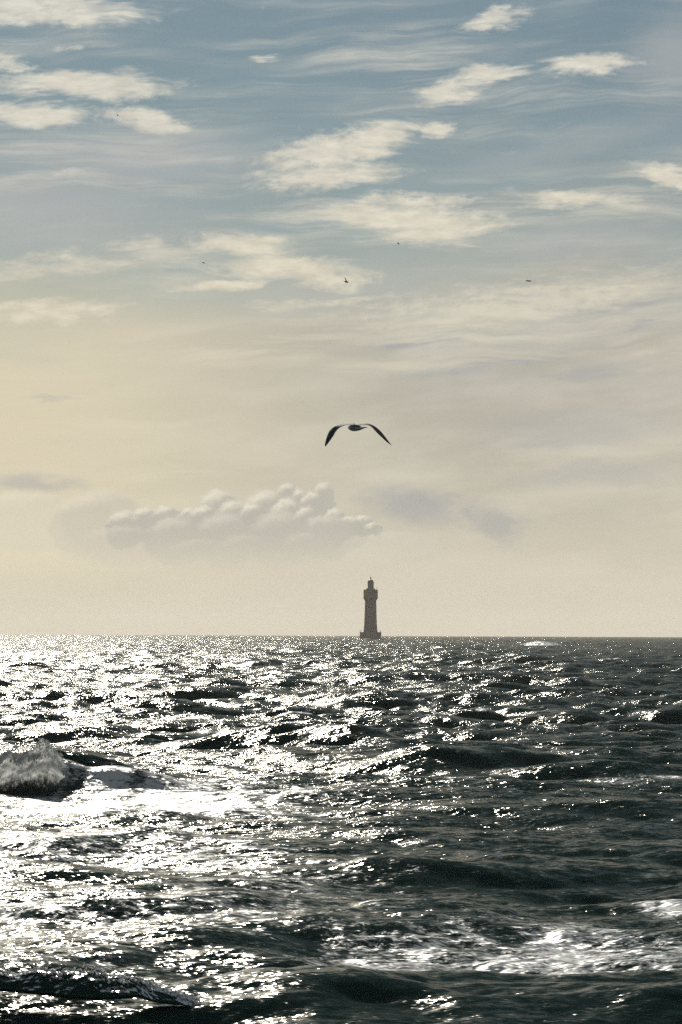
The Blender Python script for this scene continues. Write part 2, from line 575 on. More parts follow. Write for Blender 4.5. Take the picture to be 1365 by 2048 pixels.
# the breaker's swell, left, and the low one in front
tm = Y0 - crest_line(X0)
amp_m = 0.20 * (1 - sstep(X0, -9.0, -7.8)) + 0.42 * (1 - sstep(X0, -8.6, -3.6)) + 0.12 * (1 - sstep(X0, -3.5, 4.0))
DZ += 1.2 * (1 - sstep(X0, -10.0, -4.6)) * ridge(tm - 6.6, 2.2, 1.3)
DZ += amp_m * ridge(tm, 3.0, 0.9) * (1 + 0.12 * (fnoise(X0 * 0.5, Y0 * 0.3, 40) - 0.5))
tf = Y0 - front_line(X0)
amp_f = 0.22 + 0.02 * sstep(X0, -2.0, 1.0) - 0.10 * sstep(X0, 6.0, 12.0)
DZ += amp_f * ridge(tf, 2.1, 0.62 + 0.33 * sstep(X0, -2.0, 1.0))
# a white surf line over a shoal to the right of the lighthouse
tf2 = Y0 - 1150 - 0.15 * (X0 - 80)
shoal = np.exp(-((X0 - 80) / 11) ** 2)
DZ += 1.7 * shoal * ridge(tf2, 14, 6)
# single larger seas
for (yc, xc, hw, am, bk, fr, sl) in ((76, 5.5, 4.5, 0.36, 2.6, 1.3, 0.12), (66, -5.5, 3.0, 0.26, 2.2, 1.1, 0.2), (123, -1.0, 3.6, 0.75, 3.4, 1.6, 0.1),
                                     (104, 3.5, 6.0, 0.50, 3.2, 1.4, -0.08), (60, 1.5, 4.0, 0.24, 2.2, 1.0, -0.15), (150, 12, 5.0, 0.7, 4.0, 2.0, 0.2),
                                     (185, -10, 7.0, 0.9, 4.5, 2.2, 0.15), (265, 6, 9.0, 0.9, 6.0, 3.0, 0.1), (400, 26, 10.0, 1.4, 8.0, 4.0, 0.1),
                                     (420, -22, 12.0, 1.0, 8.0, 4.0, -0.1), (52, -3.5, 2.6, 0.2, 1.8, 0.9, 0.1)):
    wob = 0.25 * bk * np.sin(X0 / hw * 2.3 + yc)
    DZ += am * np.exp(-((X0 - xc) / hw) ** 2) * ridge(Y0 - yc - sl * (X0 - xc) - wob, bk, fr)
XS, YS = X0 + DX, Y0 + DY
ZS = DZ - R ** 2 / (2 * R_EARTH)

# foam amount: folding crests plus the washed-over sheets the breakers leave
rms = float(np.sqrt((FOLD[(R > 120) & (R < 400)] ** 2).mean()))
caps = sstep(-FOLD / rms if False else FOLD / rms, 2.3, 4.2) * sstep(R, 60, 130)
n1 = fnoise(X0 * 0.30, Y0 * 0.16, 60, 5)
n2 = fnoise(X0 * 1.1 + 9, Y0 * 0.35, 70, 5)
sheet = sstep(R + 3 * (n2 - .5), 72, 79) * (1 - sstep(R + 5 * (n2 - .5) - 0.25 * np.abs(X0), 91, 101)) * (1 - 0.62 * sstep(X0, -4.5, 4.5))
sheet2 = sstep(R + 1.5 * (n2 - .5), 43.2, 45.2) * (1 - sstep(R + 3 * (n1 - .5), 48.0, 54.5)) * (0.55 + 0.45 * sstep(X0, -2.0, 2.0))
sheet3 = sstep(X0, 4.8, 6.0) * np.exp(-((R - 53) / 1.6) ** 2) + 0.75 * sstep(X0, -1.0, 3.0) * np.exp(-((R - 96 + 3 * n1 - 0.2 * X0) / 1.5) ** 2) * (0.1 + n2)
FOAM = np.clip(caps * 0.9 + 1.0 * sheet * (0.0 + 0.12 * (1 - sstep(X0, -6, 0)) + 1.0 * n2) + 0.85 * sheet2 * (0.22 + 0.85 * n2) + 0.7 * sheet3, 0, 1.3)
trail = sstep(fnoise(X0 * 0.22 + 3, Y0 * 0.13 + 0.05 * X0, 140, 4), 0.50, 0.66)
FOAM = np.maximum(FOAM, 0.44 * trail * sstep(R, 43, 50) * (1 - sstep(R, 105, 150)) * (0.35 + 0.65 * (1 - sstep(X0, -2, 5))))
FOAM = np.maximum(FOAM, 0.8 * shoal * np.exp(-((tf2 + 4) / 12) ** 2))
FOAM = np.maximum(FOAM, 0.95 * np.exp(-((X0 - 22) / 16) ** 2 - ((Y0 - 2062) / 12) ** 2) * (0.4 + n1))
FOAM = np.maximum(FOAM, 0.6 * (1 - sstep(X0, -1.6, 0.8)) * np.exp(-((tf - 0.3) / 0.4) ** 2) * (0.1 + n2))
LOST = np.clip(LOST, 0, 0.40)
CHOP = (0.70 + 0.32 * sstep(R, 62, 105)) * (0.45 + 1.1 * fnoise(X0 * 0.16 + 4, Y0 * 0.07, 120, 3))
CHOP = np.maximum(CHOP, 0.9 * np.clip(FOAM, 0, 1))

m_sea, k, b = material('sea_water')
geo = k.new('ShaderNodeNewGeometry')
pos = geo.outputs['Position']
fo = k.new('ShaderNodeAttribute', attribute_name='foam').outputs['Fac']
lo_ = k.new('ShaderNodeAttribute', attribute_name='lost').outputs['Fac']
half = (0.5, 0.5, 0.5)
rip1 = k.vmath('SUBTRACT', k.noise(k.mapping(pos, rot=0.3, scale=(0.46, 0.17, 0.3)), 1.0, 2.0, 0.6, 'Color'), half)
rip2 = k.vmath('SUBTRACT', k.noise(k.mapping(pos, rot=-0.4, scale=(0.13, 0.05, 0.085)), 1.0, 1.0, 0.5, 'Color'), half)
big = k.vmath('SUBTRACT', k.noise(k.mapping(pos, rot=0.2, scale=(1.7, 1.1, 1.7)), 1.0, 3.0, 0.6, 'Color'), half)
tilt = k.vmath('ADD', k.vmath('SCALE', rip1, scale=1.15), k.vmath('SCALE', rip2, scale=0.95))
ch_ = k.new('ShaderNodeAttribute', attribute_name='chop').outputs['Fac']
tilt = k.vmath('SCALE', tilt, scale=ch_)
tilt = k.vmath('ADD', tilt, k.vmath('SCALE', big, scale=k.math('MULTIPLY', lo_, 5.0)))
tilt = k.vmath('MULTIPLY', tilt, (1.0, 1.0, 0.0))
nrm = k.vmath('NORMALIZE', k.vmath('ADD', geo.outputs['Normal'], tilt))
k.t.nodes.remove(b)
deep = k.new('ShaderNodeBsdfDiffuse')
deep.inputs['Color'].default_value = (0.016, 0.038, 0.031, 1)
shine = k.new('ShaderNodeBsdfAnisotropic')
shine.inputs['Color'].default_value = (0.56, 0.545, 0.51, 1)
shine.inputs['Roughness'].default_value = 0.14
fre = k.new('ShaderNodeFresnel')
fre.inputs['IOR'].default_value = 1.085
k.t.links.new(nrm, fre.inputs['Normal'])
k.t.links.new(nrm, shine.inputs['Normal'])
wmix = k.new('ShaderNodeMixShader')
k.t.links.new(fre.outputs[0], wmix.inputs[0])
k.t.links.new(deep.outputs[0], wmix.inputs[1])
k.t.links.new(shine.outputs[0], wmix.inputs[2])
# foam: streaky lace
fq = k.mapping(pos, rot=0.05, scale=(0.5, 0.42, 1.0))
fn = k.noise(fq, 1.0, 8.0, 0.66, dist=0.6)
fn2 = k.noise(k.mapping(pos, rot=-0.1, scale=(0.28, 0.16, 0.2)), 1.0, 5.0, 0.6)
lace = k.noise(k.mapping(pos, rot=0.12, scale=(0.36, 0.30, 0.5)), 1.0, 5.0, 0.6, dist=1.2)
lace = k.math('SUBTRACT', 1.0, k.math('MULTIPLY', k.math('ABSOLUTE', k.math('SUBTRACT', lace, 0.5)), 5.0), clamp=True)
fm = k.math('ADD', k.math('MULTIPLY', fn, 0.52), k.math('MULTIPLY', fn2, 0.28))
fm = k.math('ADD', fm, k.math('MULTIPLY', lace, 0.19))
fm = k.math('ADD', fm, k.math('MULTIPLY', k.math('SUBTRACT', fo, 0.5), 0.62))
foam_f = k.math('MULTIPLY', k.smooth(fm, 0.47, 0.66), k.smooth(fo, 0.03, 0.2))
foam_b = k.new('ShaderNodeBsdfPrincipled')
foam_b.inputs['Base Color'].default_value = (0.70, 0.70, 0.67, 1)
foam_b.inputs['Roughness'].default_value = 0.42
foam_b.inputs['Specular IOR Level'].default_value = 0.25
k.t.links.new(k.vmath('NORMALIZE', k.vmath('ADD', geo.outputs['Normal'], k.vmath('SCALE', tilt, scale=1.5))), foam_b.inputs['Normal'])
mx = k.new('ShaderNodeMixShader')
k.put(mx.inputs[0], k.math('MULTIPLY', foam_f, 0.85))
k.t.links.new(wmix.outputs[0], mx.inputs[1])
k.t.links.new(foam_b.outputs[0], mx.inputs[2])
k.t.links.new(mx.outputs[0], k.t.nodes['Material Output'].inputs['Surface'])

sea = grid_mesh('sea', XS, YS, ZS, m_sea, {'foam': FOAM, 'lost': LOST, 'chop': CHOP})
sea['kind'] = 'structure'
sea['label'] = 'dark choppy sea glittering in low backlight with streaks of foam'

# ------------------------------------------------------------------ haze
m_haze = bpy.data.materials.new('sea_haze')
m_haze.use_nodes = True
ht = m_haze.node_tree
ht.nodes.clear()
ho = ht.nodes.new('ShaderNodeOutputMaterial')
hv = ht.nodes.new('ShaderNodeVolumePrincipled')
hv.inputs['Color'].default_value = (0.93, 0.88, 0.80, 1)
hv.inputs['Density'].default_value = 0.000065
hv.inputs['Anisotropy'].default_value = 0.4
ht.links.new(hv.outputs[0], ho.inputs['Volume'])
hx, hy0, hy1, hz0, hz1 = 9700.0, -9700.0, 9700.0, -9.0, 62.0
hvts = [(sx * hx, yy, zz) for zz in (hz0, hz1) for yy in (hy0, hy1) for sx in (-1, 1)]
haze = link_mesh('haze', hvts, [(0, 2, 3, 1), (4, 5, 7, 6), (0, 1, 5, 4), (2, 6, 7, 3), (0, 4, 6, 2), (1, 3, 7, 5)], m_haze, smooth=False)
haze['kind'] = 'stuff'


# ------------------------------------------------------------------ lighthouse
LH_D = 2078.0
LS = LH_D / F                       # metres per photo pixel at the lighthouse
lh_c = at(741.5, 1281.0, LH_D)
LH_Z0 = -LH_D ** 2 / (2 * R_EARTH)


def lz(py):
    return at(741.5, py, LH_D).z


m_stone, k, b = material('weathered_granite', (0.2, 0.18, 0.16), 0.85)
geo = k.new('ShaderNodeNewGeometry')
st = k.noise(geo.outputs['Position'], 0.6, 6, 0.65)
br = k.new('ShaderNodeTexBrick')
k.put(br.inputs['Vector'], k.mapping(geo.outputs['Position'], rot=0, scale=(1, 1, 1)))
col = k.ramp(st, [(0.3, (0.085, 0.078, 0.072)), (0.55, (0.115, 0.106, 0.097)), (0.75, (0.15, 0.138, 0.126))])
zz = k.sep(geo.outputs['Position'])[2]
course = k.math('PINGPONG', zz, 0.3)
col = k.mix(k.smooth(course, 0.0, 0.05, 0.35, 0.0), col, (0.06, 0.052, 0.045))
k.t.links.new(col, b.inputs['Base Color'])
m_trim, k, b = material('dark_dressed_stone', (0.13, 0.115, 0.10), 0.8)
m_iron, k, b = material('dark_painted_iron', (0.045, 0.042, 0.04), 0.5)
m_glass, k, b = material('dark_glass', (0.03, 0.03, 0.032), 0.08)
m_dome, k, b = material('lantern_copper', (0.07, 0.055, 0.048), 0.5, metallic=0.3)

lh = bpy.data.objects.new('lighthouse', None)
C.objects.link(lh)
lh.location = (lh_c.x, LH_D, LH_Z0)
lh['label'] = 'tall dark stone lighthouse with domed lantern rising from the sea on the horizon'
lh['category'] = 'lighthouse'
LZ = lambda py: lz(py) - LH_Z0


def section(n, hw, sq):
    """outline with n points: sq=1 round, larger -> squarer"""
    pts = []
    for i in range(n):
        a = 2 * math.pi * (i + 0.5) / n
        c_, s_ = math.cos(a), math.sin(a)
        e = 2.0 / sq
        pts.append((math.copysign(abs(c_) ** e, c_) * hw, math.copysign(abs(s_) ** e, s_) * hw))
    return pts


def loft(name, prof, mat, parent, n=40, sq=2.0, smooth=False, cx=0.0, cy_=0.0):
    """prof: list of (z, half width); closed top and bottom"""
    vs, fs = [], []
    for z, hw in prof:
        for (x, y) in section(n, hw, sq):
            vs.append((x + cx, y + cy_, z))
    for r_ in range(len(prof) - 1):
        for i in range(n):
            j = (i + 1) % n
            fs.append((r_ * n + i, r_ * n + j, (r_ + 1) * n + j, (r_ + 1) * n + i))
    fs.append(tuple(range(n - 1, -1, -1)))
    fs.append(tuple((len(prof) - 1) * n + i for i in range(n)))
    return link_mesh(name, vs, fs, mat, parent, smooth)


def box(name, x0, x1, y0, y1, z0, z1, mat, parent, bev=0.0):
    bm = bmesh.new()
    bmesh.ops.create_cube(bm, size=1.0)
    for v in bm.verts:
        v.co = Vector(((x0 + x1) / 2 + v.co.x * (x1 - x0), (y0 + y1) / 2 + v.co.y * (y1 - y0), (z0 + z1) / 2 + v.co.z * (z1 - z0)))
    if bev > 0:
        bmesh.ops.bevel(bm, geom=bm.edges[:], offset=bev, segments=2, affect='EDGES')
    me = bpy.data.meshes.new(name)
    bm.to_mesh(me)
    bm.free()
    me.materials.append(mat)
    o = bpy.data.objects.new(name, me)
    C.objects.link(o)
    o.parent = parent
    return o


px = LS
plat_top = LZ(1264.2)
# base platform, a rounded square of stone with a coping
plat = loft('platform', [(-6.0, 21.8 * px), (plat_top - 0.55, 21.3 * px)], m_stone, lh, n=48, sq=9)
loft('coping', [(plat_top - 0.548, 21.7 * px), (plat_top, 21.7 * px)], m_trim, plat, n=48, sq=9)
# railing round the platform
rail_h = 1.25
rw = 20.9 * px
for i in range(24):
    t = i / 24 * 4
    sidx, f_ = int(t), t - int(t)
    x, y = [(-rw + 2 * rw * f_, -rw), (rw, -rw + 2 * rw * f_), (rw - 2 * rw * f_, rw), (-rw, rw - 2 * rw * f_)][sidx]
    x *= 0.97
    y *= 0.97
    loft('railing_post', [(plat_top, 0.07), (plat_top + rail_h, 0.06)], m_iron, lh, n=6, cx=x, cy_=y)
rl = []
for zt in (0.65, 1.22):
    rl.append(zt)
vs, fs = [], []
for zt in rl:
    for side in range(4):
        q = rw * 0.97
        a0, a1 = [((-q, -q), (q, -q)), ((q, -q), (q, q)), ((q, q), (-q, q)), ((-q, q), (-q, -q))][side]
        bs = len(vs)
        for (ax, ay) in (a0, a1):
            for oz, ow in ((-0.03, -0.03), (0.03, -0.03), (0.03, 0.03), (-0.03, 0.03)):
                vs.append((ax + ow * (1 if side % 2 else 0), ay + ow * (0 if side % 2 else 1), plat_top + zt + oz))
        fs += [(bs + i, bs + (i + 1) % 4, bs + 4 + (i + 1) % 4, bs + 4 + i) for i in range(4)]
link_mesh('handrail', vs, fs, m_iron, lh, smooth=False)
# plinth and shaft
z_pl = LZ(1252.0)
loft('plinth', [(plat_top - 0.2, 13.7 * px), (z_pl - 0.3, 13.35 * px), (z_pl, 12.9 * px)], m_stone, lh, n=56, sq=2.6)
z_cb = LZ(1201.2)
shaft = loft('shaft', [(z_pl - 0.1, 12.75 * px), (LZ(1235), 12.2 * px), (LZ(1218), 11.7 * px), (z_cb + 0.1, 11.25 * px)], m_stone, lh, n=56, sq=2.6)
loft('corbel', [(z_cb, 11.3 * px), (LZ(1199), 13.0 * px), (LZ(1196.8), 14.35 * px)], m_stone, lh, n=56, sq=3.2)
gal = loft('gallery_block', [(LZ(1196.8), 14.36 * px), (LZ(1184.8), 14.1 * px)], m_stone, lh, n=56, sq=3.6)
loft('cornice', [(LZ(1184.8) + .002, 14.9 * px), (LZ(1183.8), 14.9 * px)], m_trim, lh, n=56, sq=3.6)
# parapet: a ring with corner merlons
loft('parapet', [(LZ(1183.8) + .002, 14.0 * px), (LZ(1181.6), 14.0 * px)], m_stone, lh, n=56, sq=3.6)
for sx in (-1, 1):
    for sy in (-1, 1):
        cxm, cym = sx * 11.4 * px, sy * 11.4 * px
        box('merlon', cxm - 0.55, cxm + 0.55, cym - 0.55, cym + 0.55, LZ(1182), LZ(1179.4), m_stone, lh, 0.05)
for a in range(4):
    ca, sa = [(1, 0), (0, 1), (-1, 0), (0, -1)][a]
    cxm, cym = ca * 13.3 * px, sa * 13.3 * px
    box('merlon', cxm - 0.32, cxm + 0.32, cym - 0.32, cym + 0.32, LZ(1182), LZ(1179.3), m_stone, lh, 0.05)
loft('watch_room', [(LZ(1181.7), 11.0 * px), (LZ(1180.2), 10.8 * px), (LZ(1180.0), 9.4 * px), (LZ(1177.6), 9.2 * px), (LZ(1176.8), 8.2 * px)], m_stone, lh, n=40, sq=2.4)
lan = loft('lantern_room', [(LZ(1177), 6.2 * px), (LZ(1175), 6.0 * px), (LZ(1166.6), 5.9 * px)], m_iron, lh, n=24, sq=2.0)
for i in range(12):
    a = 2 * math.pi * (i + 0.5) / 12
    r_ = 6.0 * px + 0.01
    w_ = 0.34
    c_, s_ = math.cos(a), math.sin(a)
    tx, ty = -s_ * w_, c_ * w_
    q = []
    for zt in (LZ(1174), LZ(1167.4)):
        for sg in (-1, 1):
            for rr in (r_ - 0.06, r_ + 0.03):
                q.append((c_ * rr + sg * tx, s_ * rr + sg * ty, zt))
    link_mesh('lantern_pane', q, [(1, 3, 7, 5), (0, 4, 6, 2), (4, 5, 7, 6), (0, 2, 3, 1), (0, 1, 5, 4), (2, 6, 7, 3)], m_glass, lan, smooth=False)
loft('lantern_cornice', [(LZ(1166.6) + .002, 6.9 * px), (LZ(1165.5), 7.1 * px), (LZ(1165.1), 6.6 * px)], m_dome, lh, n=32)
dome = loft('dome', [(LZ(1165.2), 6.3 * px)] + [(LZ(1165.0) + (LZ(1159.0) - LZ(1165.0)) * math.sin(t), 6.2 * px * max(math.cos(t), 0.1)) for t in np.linspace(0.1, 1.5, 9)], m_dome, lh, n=32, smooth=True)
loft('finial', [(LZ(1159.5), 0.75 * px), (LZ(1157.4), 0.6 * px), (LZ(1156.9), 1.1 * px), (LZ(1155.8), 1.6 * px), (LZ(1154.6), 1.1 * px), (LZ(1154.0), 0.3 * px), (LZ(1150.5), 0.08 * px)], m_iron, dome, n=16, smooth=True)
mast = loft('mast', [(LZ(1180.5), 0.13), (LZ(1175.2), 0.10)], m_iron, lh, n=8, cx=12.4 * px, cy_=-2.0)
loft('mast_lamp', [(LZ(1175.4), 0.10), (LZ(1175.2), 0.26), (LZ(1174.6), 0.26), (LZ(1174.4), 0.1)], m_iron, mast, n=10, cx=12.4 * px, cy_=-2.0)
# window slits and the door towards the viewer
for py, hw in ((1243, 12.45), (1230, 12.05), (1216, 11.65), (1205, 11.35)):
    box('window', -0.3, 0.3, -hw * px - 0.02, -hw * px + 0.3, LZ(py), LZ(py) + 1.2, m_glass, shaft, 0.0)
for sx in (-1, 0, 1):
    box('window', sx * 2.4 - 0.35, sx * 2.4 + 0.35, -14.25 * px - 0.02, -14.25 * px + 0.35, LZ(1192.5), LZ(1188), m_glass, gal, 0.0)
box('door', -0.65, 0.65, -13.66 * px - 0.03, -13.66 * px + 0.4, plat_top + 0.01, plat_top + 2.4, m_iron, lh, 0.03)


# ------------------------------------------------------------------ gulls
m_slate, k, b = material('slate_wing', (0.05, 0.047, 0.043), 0.75)
geo = k.new('ShaderNodeNewGeometry')
wn = k.noise(geo.outputs['Position'], 38.0, 4, 0.6)
k.t.links.new(k.ramp(wn, [(0.3, (0.028, 0.026, 0.024)), (0.7, (0.075, 0.07, 0.063))]), b.inputs['Base Color'])
m_tip, k, b = material('black_wing_tip', (0.012, 0.012, 0.012), 0.7)
m_plume, k, b = material('pale_plumage', (0.5, 0.48, 0.44), 0.8)
m_belly, k, b = material('pale_grey_belly', (0.52, 0.50, 0.46), 0.85)  # underside feathers, one even pale grey
m_bill, k, b = material('yellow_bill', (0.55, 0.38, 0.08), 0.5)


def catmull(pts, n):
    pts = [Vector(p) for p in pts]
    out = []
    P_ = [pts[0] * 2 - pts[1]] + pts + [pts[-1] * 2 - pts[-2]]
    for i in range(1, len(P_) - 2):
        for j in range(n):
            t = j / n
            p0, p1, p2, p3 = P_[i - 1:i + 3]
            out.append(0.5 * ((2 * p1) + (p2 - p0) * t + (2 * p0 - 5 * p1 + 4 * p2 - p3) * t * t + (3 * p1 - p0 - 3 * p2 + p3) * t ** 3))
    out.append(pts[-1])
    return out


def gull(name, px0, py0, dist, body, wings, label, group, pale=True):
    """body: list of (x, y, z, rx, rz, mat); wings: (upper edge, lower edge) in photo pixels; chord depth in metres"""
    s = dist / F
    org = at(px0, py0, dist)
    vs, fs, mi = [], [], []
    n = 14
    st = catmull([(x, y, z) for x, y, z, *_ in body], 3)
    rad = catmull([(q[3], q[4], q[5]) for q in body], 3)
    for c_, r_ in zip(st, rad):
        for i in range(n):
            a = 2 * math.pi * i / n
            vs.append(c_ + Vector((math.cos(a) * abs(r_.x), 0, math.sin(a) * abs(r_.y))))
    for r_ in range(len(st) - 1):
        for i in range(n):
            j = (i + 1) % n
            fs.append((r_ * n + i, r_ * n + j, (r_ + 1) * n + j, (r_ + 1) * n + i))
            mid = (i + 0.5) / n * 2 * math.pi
            tone = (rad[r_].z + rad[r_ + 1].z) / 2
            if tone > 2.5:
                mi.append(4)
            elif tone < 0.5:
                mi.append(2)
            else:
                mi.append(0 if math.sin(mid) > 0.35 else (3 if math.sin(mid) < 0.1 else 2))
    fs.append(tuple(range(n - 1, -1, -1)))
    mi.append(2)
    fs.append(tuple((len(st) - 1) * n + i for i in range(n)))
    mi.append(2)
    for upper, lower, yr, yt, chord in wings:
        up = catmull([((x - px0) * s, 0, (py0 - y) * s) for x, y in upper], 4)
        lw = catmull([((x - px0) * s, 0, (py0 - y) * s) for x, y in lower], 4)
        m = len(up)
        base_i = len(vs)
        for i in range(m):
            t = i / (m - 1)
            yb = yr + (yt - yr) * t
            ch = chord * (1 - 0.75 * t ** 2)
            a, b_ = up[i] + Vector((0, yb + ch * 0.5, 0)), lw[i] + Vector((0, yb - ch * 0.5, 0))
            nrm = Vector((0, 0, 1))
            tn = (up[min(i + 1, m - 1)] - up[max(i - 1, 0)])
            nrm = tn.cross(b_ - a)
            nrm = nrm.normalized() if nrm.length > 1e-9 else Vector((0, 0, 1))
            th = 0.014 * (1 - 0.8 * t)
            ring = [a, a.lerp(b_, 0.25) + nrm * th, a.lerp(b_, 0.9) + nrm * th * 0.15, b_, a.lerp(b_, 0.9) - nrm * th * 0.15, a.lerp(b_, 0.25) - nrm * th]
            vs += ring
        for i in range(m - 1):
            t = (i + 0.5) / (m - 1)
            for j in range(6):
                j2 = (j + 1) % 6
                fs.append((base_i + i * 6 + j, base_i + i * 6 + j2, base_i + (i + 1) * 6 + j2, base_i + (i + 1) * 6 + j))
                edge = j in (2, 3)
                mi.append(2 if (edge and t < 0.85) or (t < 0.16 and pale) else (1 if t > 0.72 else 0))
        fs.append(tuple(base_i + j for j in range(5, -1, -1)))
        mi.append(0)
        fs.append(tuple(base_i + (m - 1) * 6 + j for j in range(6)))
        mi.append(1)
    o = link_mesh(name, vs, fs, [m_slate, m_tip, m_plume, m_belly, m_bill], None, True, mi)
    bm = bmesh.new()
    bm.from_mesh(o.data)
    bmesh.ops.recalc_face_normals(bm, faces=bm.faces[:])
    bm.to_mesh(o.data)
    bm.free()
    o.location = org
    o['label'] = label
    o['category'] = 'bird'
    if group:
        o['group'] = group
    return o


# body sections run from the tail (near, right) to the bill (far, left): x, y, z, half width, half height, tone
body_big = [(0.185, -0.30, -0.026, 0.012, 0.004, 0), (0.155, -0.26, -0.028, 0.038, 0.008, 0), (0.115, -0.20, -0.032, 0.034, 0.015, 0),
            (0.075, -0.12, -0.030, 0.045, 0.034, 1), (0.025, -0.03, -0.020, 0.066, 0.054, 1), (-0.030, 0.06, -0.014, 0.078, 0.064, 1),
            (-0.070, 0.13, -0.008, 0.070, 0.058, 1), (-0.098, 0.19, 0.000, 0.046, 0.042, 1), (-0.112, 0.24, 0.004, 0.038, 0.034, 1),
            (-0.124, 0.28, 0.002, 0.024, 0.024, 1), (-0.130, 0.31, -0.004, 0.011, 0.012, 3), (-0.136, 0.345, -0.010, 0.004, 0.005, 3)]
gull('gull', 713, 853.5, 52.0, body_big,
     [([(710, 846.5), (692, 847), (678, 849), (668, 853), (660, 861), (655, 872), (651.5, 884), (650.2, 892), (651.8, 895.3)],
       [(710, 851.5), (695, 851.4), (686.5, 853.8), (679, 858), (672.5, 865), (668, 873), (662, 882), (655.5, 891), (652.3, 895.5)], -0.02, -0.30, 0.20),
      ([(714, 846.5), (726, 845.8), (737, 845.5), (746, 848), (755.5, 853.5), (765, 862.5), (773, 872.5), (779.5, 881), (784.5, 887.6)],
       [(714, 851.0), (726, 850.4), (735.5, 850), (743.3, 853), (750, 859.6), (758, 867.4), (766.2, 874.6), (774.6, 881.8), (784.2, 888.2)], 0.06, 0.36, 0.20)],
     'large gull gliding away with long drooping dark wings above the lighthouse', None)


def small_gull(px0, py0, dist, ln, hw, hh, yaw, wings, label):
    """distant bird: ln body length m, hw/hh half width and height m, yaw: heading (0 = away, +90 = to the right)"""
    sx, cx_ = math.sin(math.radians(yaw)), math.cos(math.radians(yaw))
    body = []
    for t, w, h, tone in ((-0.5, 0.25, 0.12, 1), (-0.36, 0.5, 0.22, 1), (-0.2, 0.7, 0.7, 1), (0.0, 1, 1, 1), (0.2, 0.95, 0.9, 1), (0.34, 0.6, 0.65, 1), (0.43, 0.5, 0.5, 1), (0.47, 0.2, 0.2, 3), (0.54, 0.06, 0.06, 3)):
        body.append((sx * t * ln, cx_ * t * ln + t * 1e-3, 0.0, hw * w, hh * h, tone))
    return gull('gull', px0, py0, dist, body, wings, label, 'small gulls high in the sky', pale=False)


small_gull(692.8, 563.6, 150.0, 0.50, 0.060, 0.05, 25,
           [([(692.2, 562.8), (691.2, 559.6), (690.2, 557.2), (689.8, 555.4)], [(694.6, 562.8), (693.0, 559.8), (691.4, 557.2), (690.3, 555.4)], 0.0, -0.12, 0.14),
            ([(693.6, 562.6), (695.4, 562.2), (697.4, 561.2), (699.0, 560.9)], [(693.6, 563.6), (695.4, 563.0), (697.4, 561.8), (699.0, 561.3)], 0.0, 0.16, 0.14)],
           'tiny dark gull flying with one wing raised steeply')
small_gull(1057.2, 561.8, 150.0, 0.36, 0.062, 0.034, 72,
           [([(1058, 561.0), (1055.0, 560.9), (1053.0, 560.8), (1052.0, 560.2)], [(1058, 562.2), (1055.4, 561.9), (1053.2, 561.6), (1052.0, 561.4)], 0.0, -0.30, 0.16),
            ([(1056.6, 561.0), (1058.4, 560.9), (1059.6, 561.2), (1060.4, 561.5)], [(1056.6, 562.6), (1058.4, 562.8), (1059.8, 562.4), (1060.4, 561.9)], 0.0, 0.40, 0.16)],
           'tiny dark gull seen side on as a long flat shape, rightmost in the sky')
small_gull(797.2, 486.9, 160.0, 0.42, 0.05, 0.036, 10,
           [([(797, 486.2), (796, 485.9), (795.2, 486.0), (794.6, 486.2)], [(797, 487.4), (796, 487.5), (795.3, 487.2), (794.6, 486.7)], 0.0, -0.45, 0.16),
            ([(797.2, 486.2), (798.2, 485.8), (799.2, 485.8), (799.8, 486.0)], [(797.2, 487.4), (798.2, 487.6), (799.2, 487.2), (799.8, 486.5)], 0.0, 0.45, 0.16)],
           'tiny dark oval gull against the lower edge of a pale cloud above the centre')
small_gull(407.3, 525.5, 170.0, 0.40, 0.034, 0.034, 20,
           [([(407.2, 524.9), (406.4, 525.6), (405.9, 526.3)], [(407.2, 526.0), (406.7, 526.4), (406.1, 526.8)], 0.0, -0.45, 0.16),
            ([(407.4, 524.9), (408.2, 524.4), (408.7, 524.1)], [(407.4, 526.0), (408.3, 525.2), (408.8, 524.6)], 0.0, 0.45, 0.16)],
           'tiny dark speck of a gull below the wispy cloud, left of centre')
small_gull(235.8, 230.3, 180.0, 0.40, 0.032, 0.032, -8,
           [([(235.7, 229.8), (235.1, 229.6), (234.7, 229.9)], [(235.7, 230.8), (235.2, 230.6), (234.7, 230.4)], 0.0, -0.45, 0.16),
            ([(235.9, 229.8), (236.5, 229.6), (236.9, 229.9)], [(235.9, 230.8), (236.4, 230.6), (236.9, 230.4)], 0.0, 0.45, 0.16)],
           'tiny dark speck of a gull over the long white cloud, highest and leftmost')

# ------------------------------------------------------------------ breakers
m_foam = bpy.data.materials.new('breaking_foam')
m_foam.use_nodes = True
k = NT(m_foam.node_tree)
k.t.nodes.remove(k.t.nodes['Principled BSDF'])
geo = k.new('ShaderNodeNewGeometry')
fz = k.noise(k.mapping(geo.outputs['Position'], scale=(0.10, 0.3, 0.30)), 1.0, 6, 0.7)
fz2 = k.noise(geo.outputs['Position'], 26.0, 4, 0.7)
fs_ = k.math('ADD', k.math('MULTIPLY', fz, 0.6), k.math('MULTIPLY', fz2, 0.4))
fcol = k.ramp(fs_, [(0.36, (0.40, 0.42, 0.41)), (0.47, (0.80, 0.81, 0.79)), (0.58, (0.96, 0.96, 0.94))])
cover = k.new('ShaderNodeAttribute', attribute_name='cover').outputs['Fac']
cvr = k.smooth(k.math('ADD', cover, k.math('MULTIPLY', k.math('SUBTRACT', fs_, 0.5), 1.6)), 0.25, 0.75)
bmp = k.new('ShaderNodeBump')
bmp.inputs['Strength'].default_value = 0.6
bmp.inputs['Distance'].default_value = 0.08
k.put(bmp.inputs['Height'], fs_)
df = k.new('ShaderNodeBsdfDiffuse')
tr = k.new('ShaderNodeBsdfTranslucent')
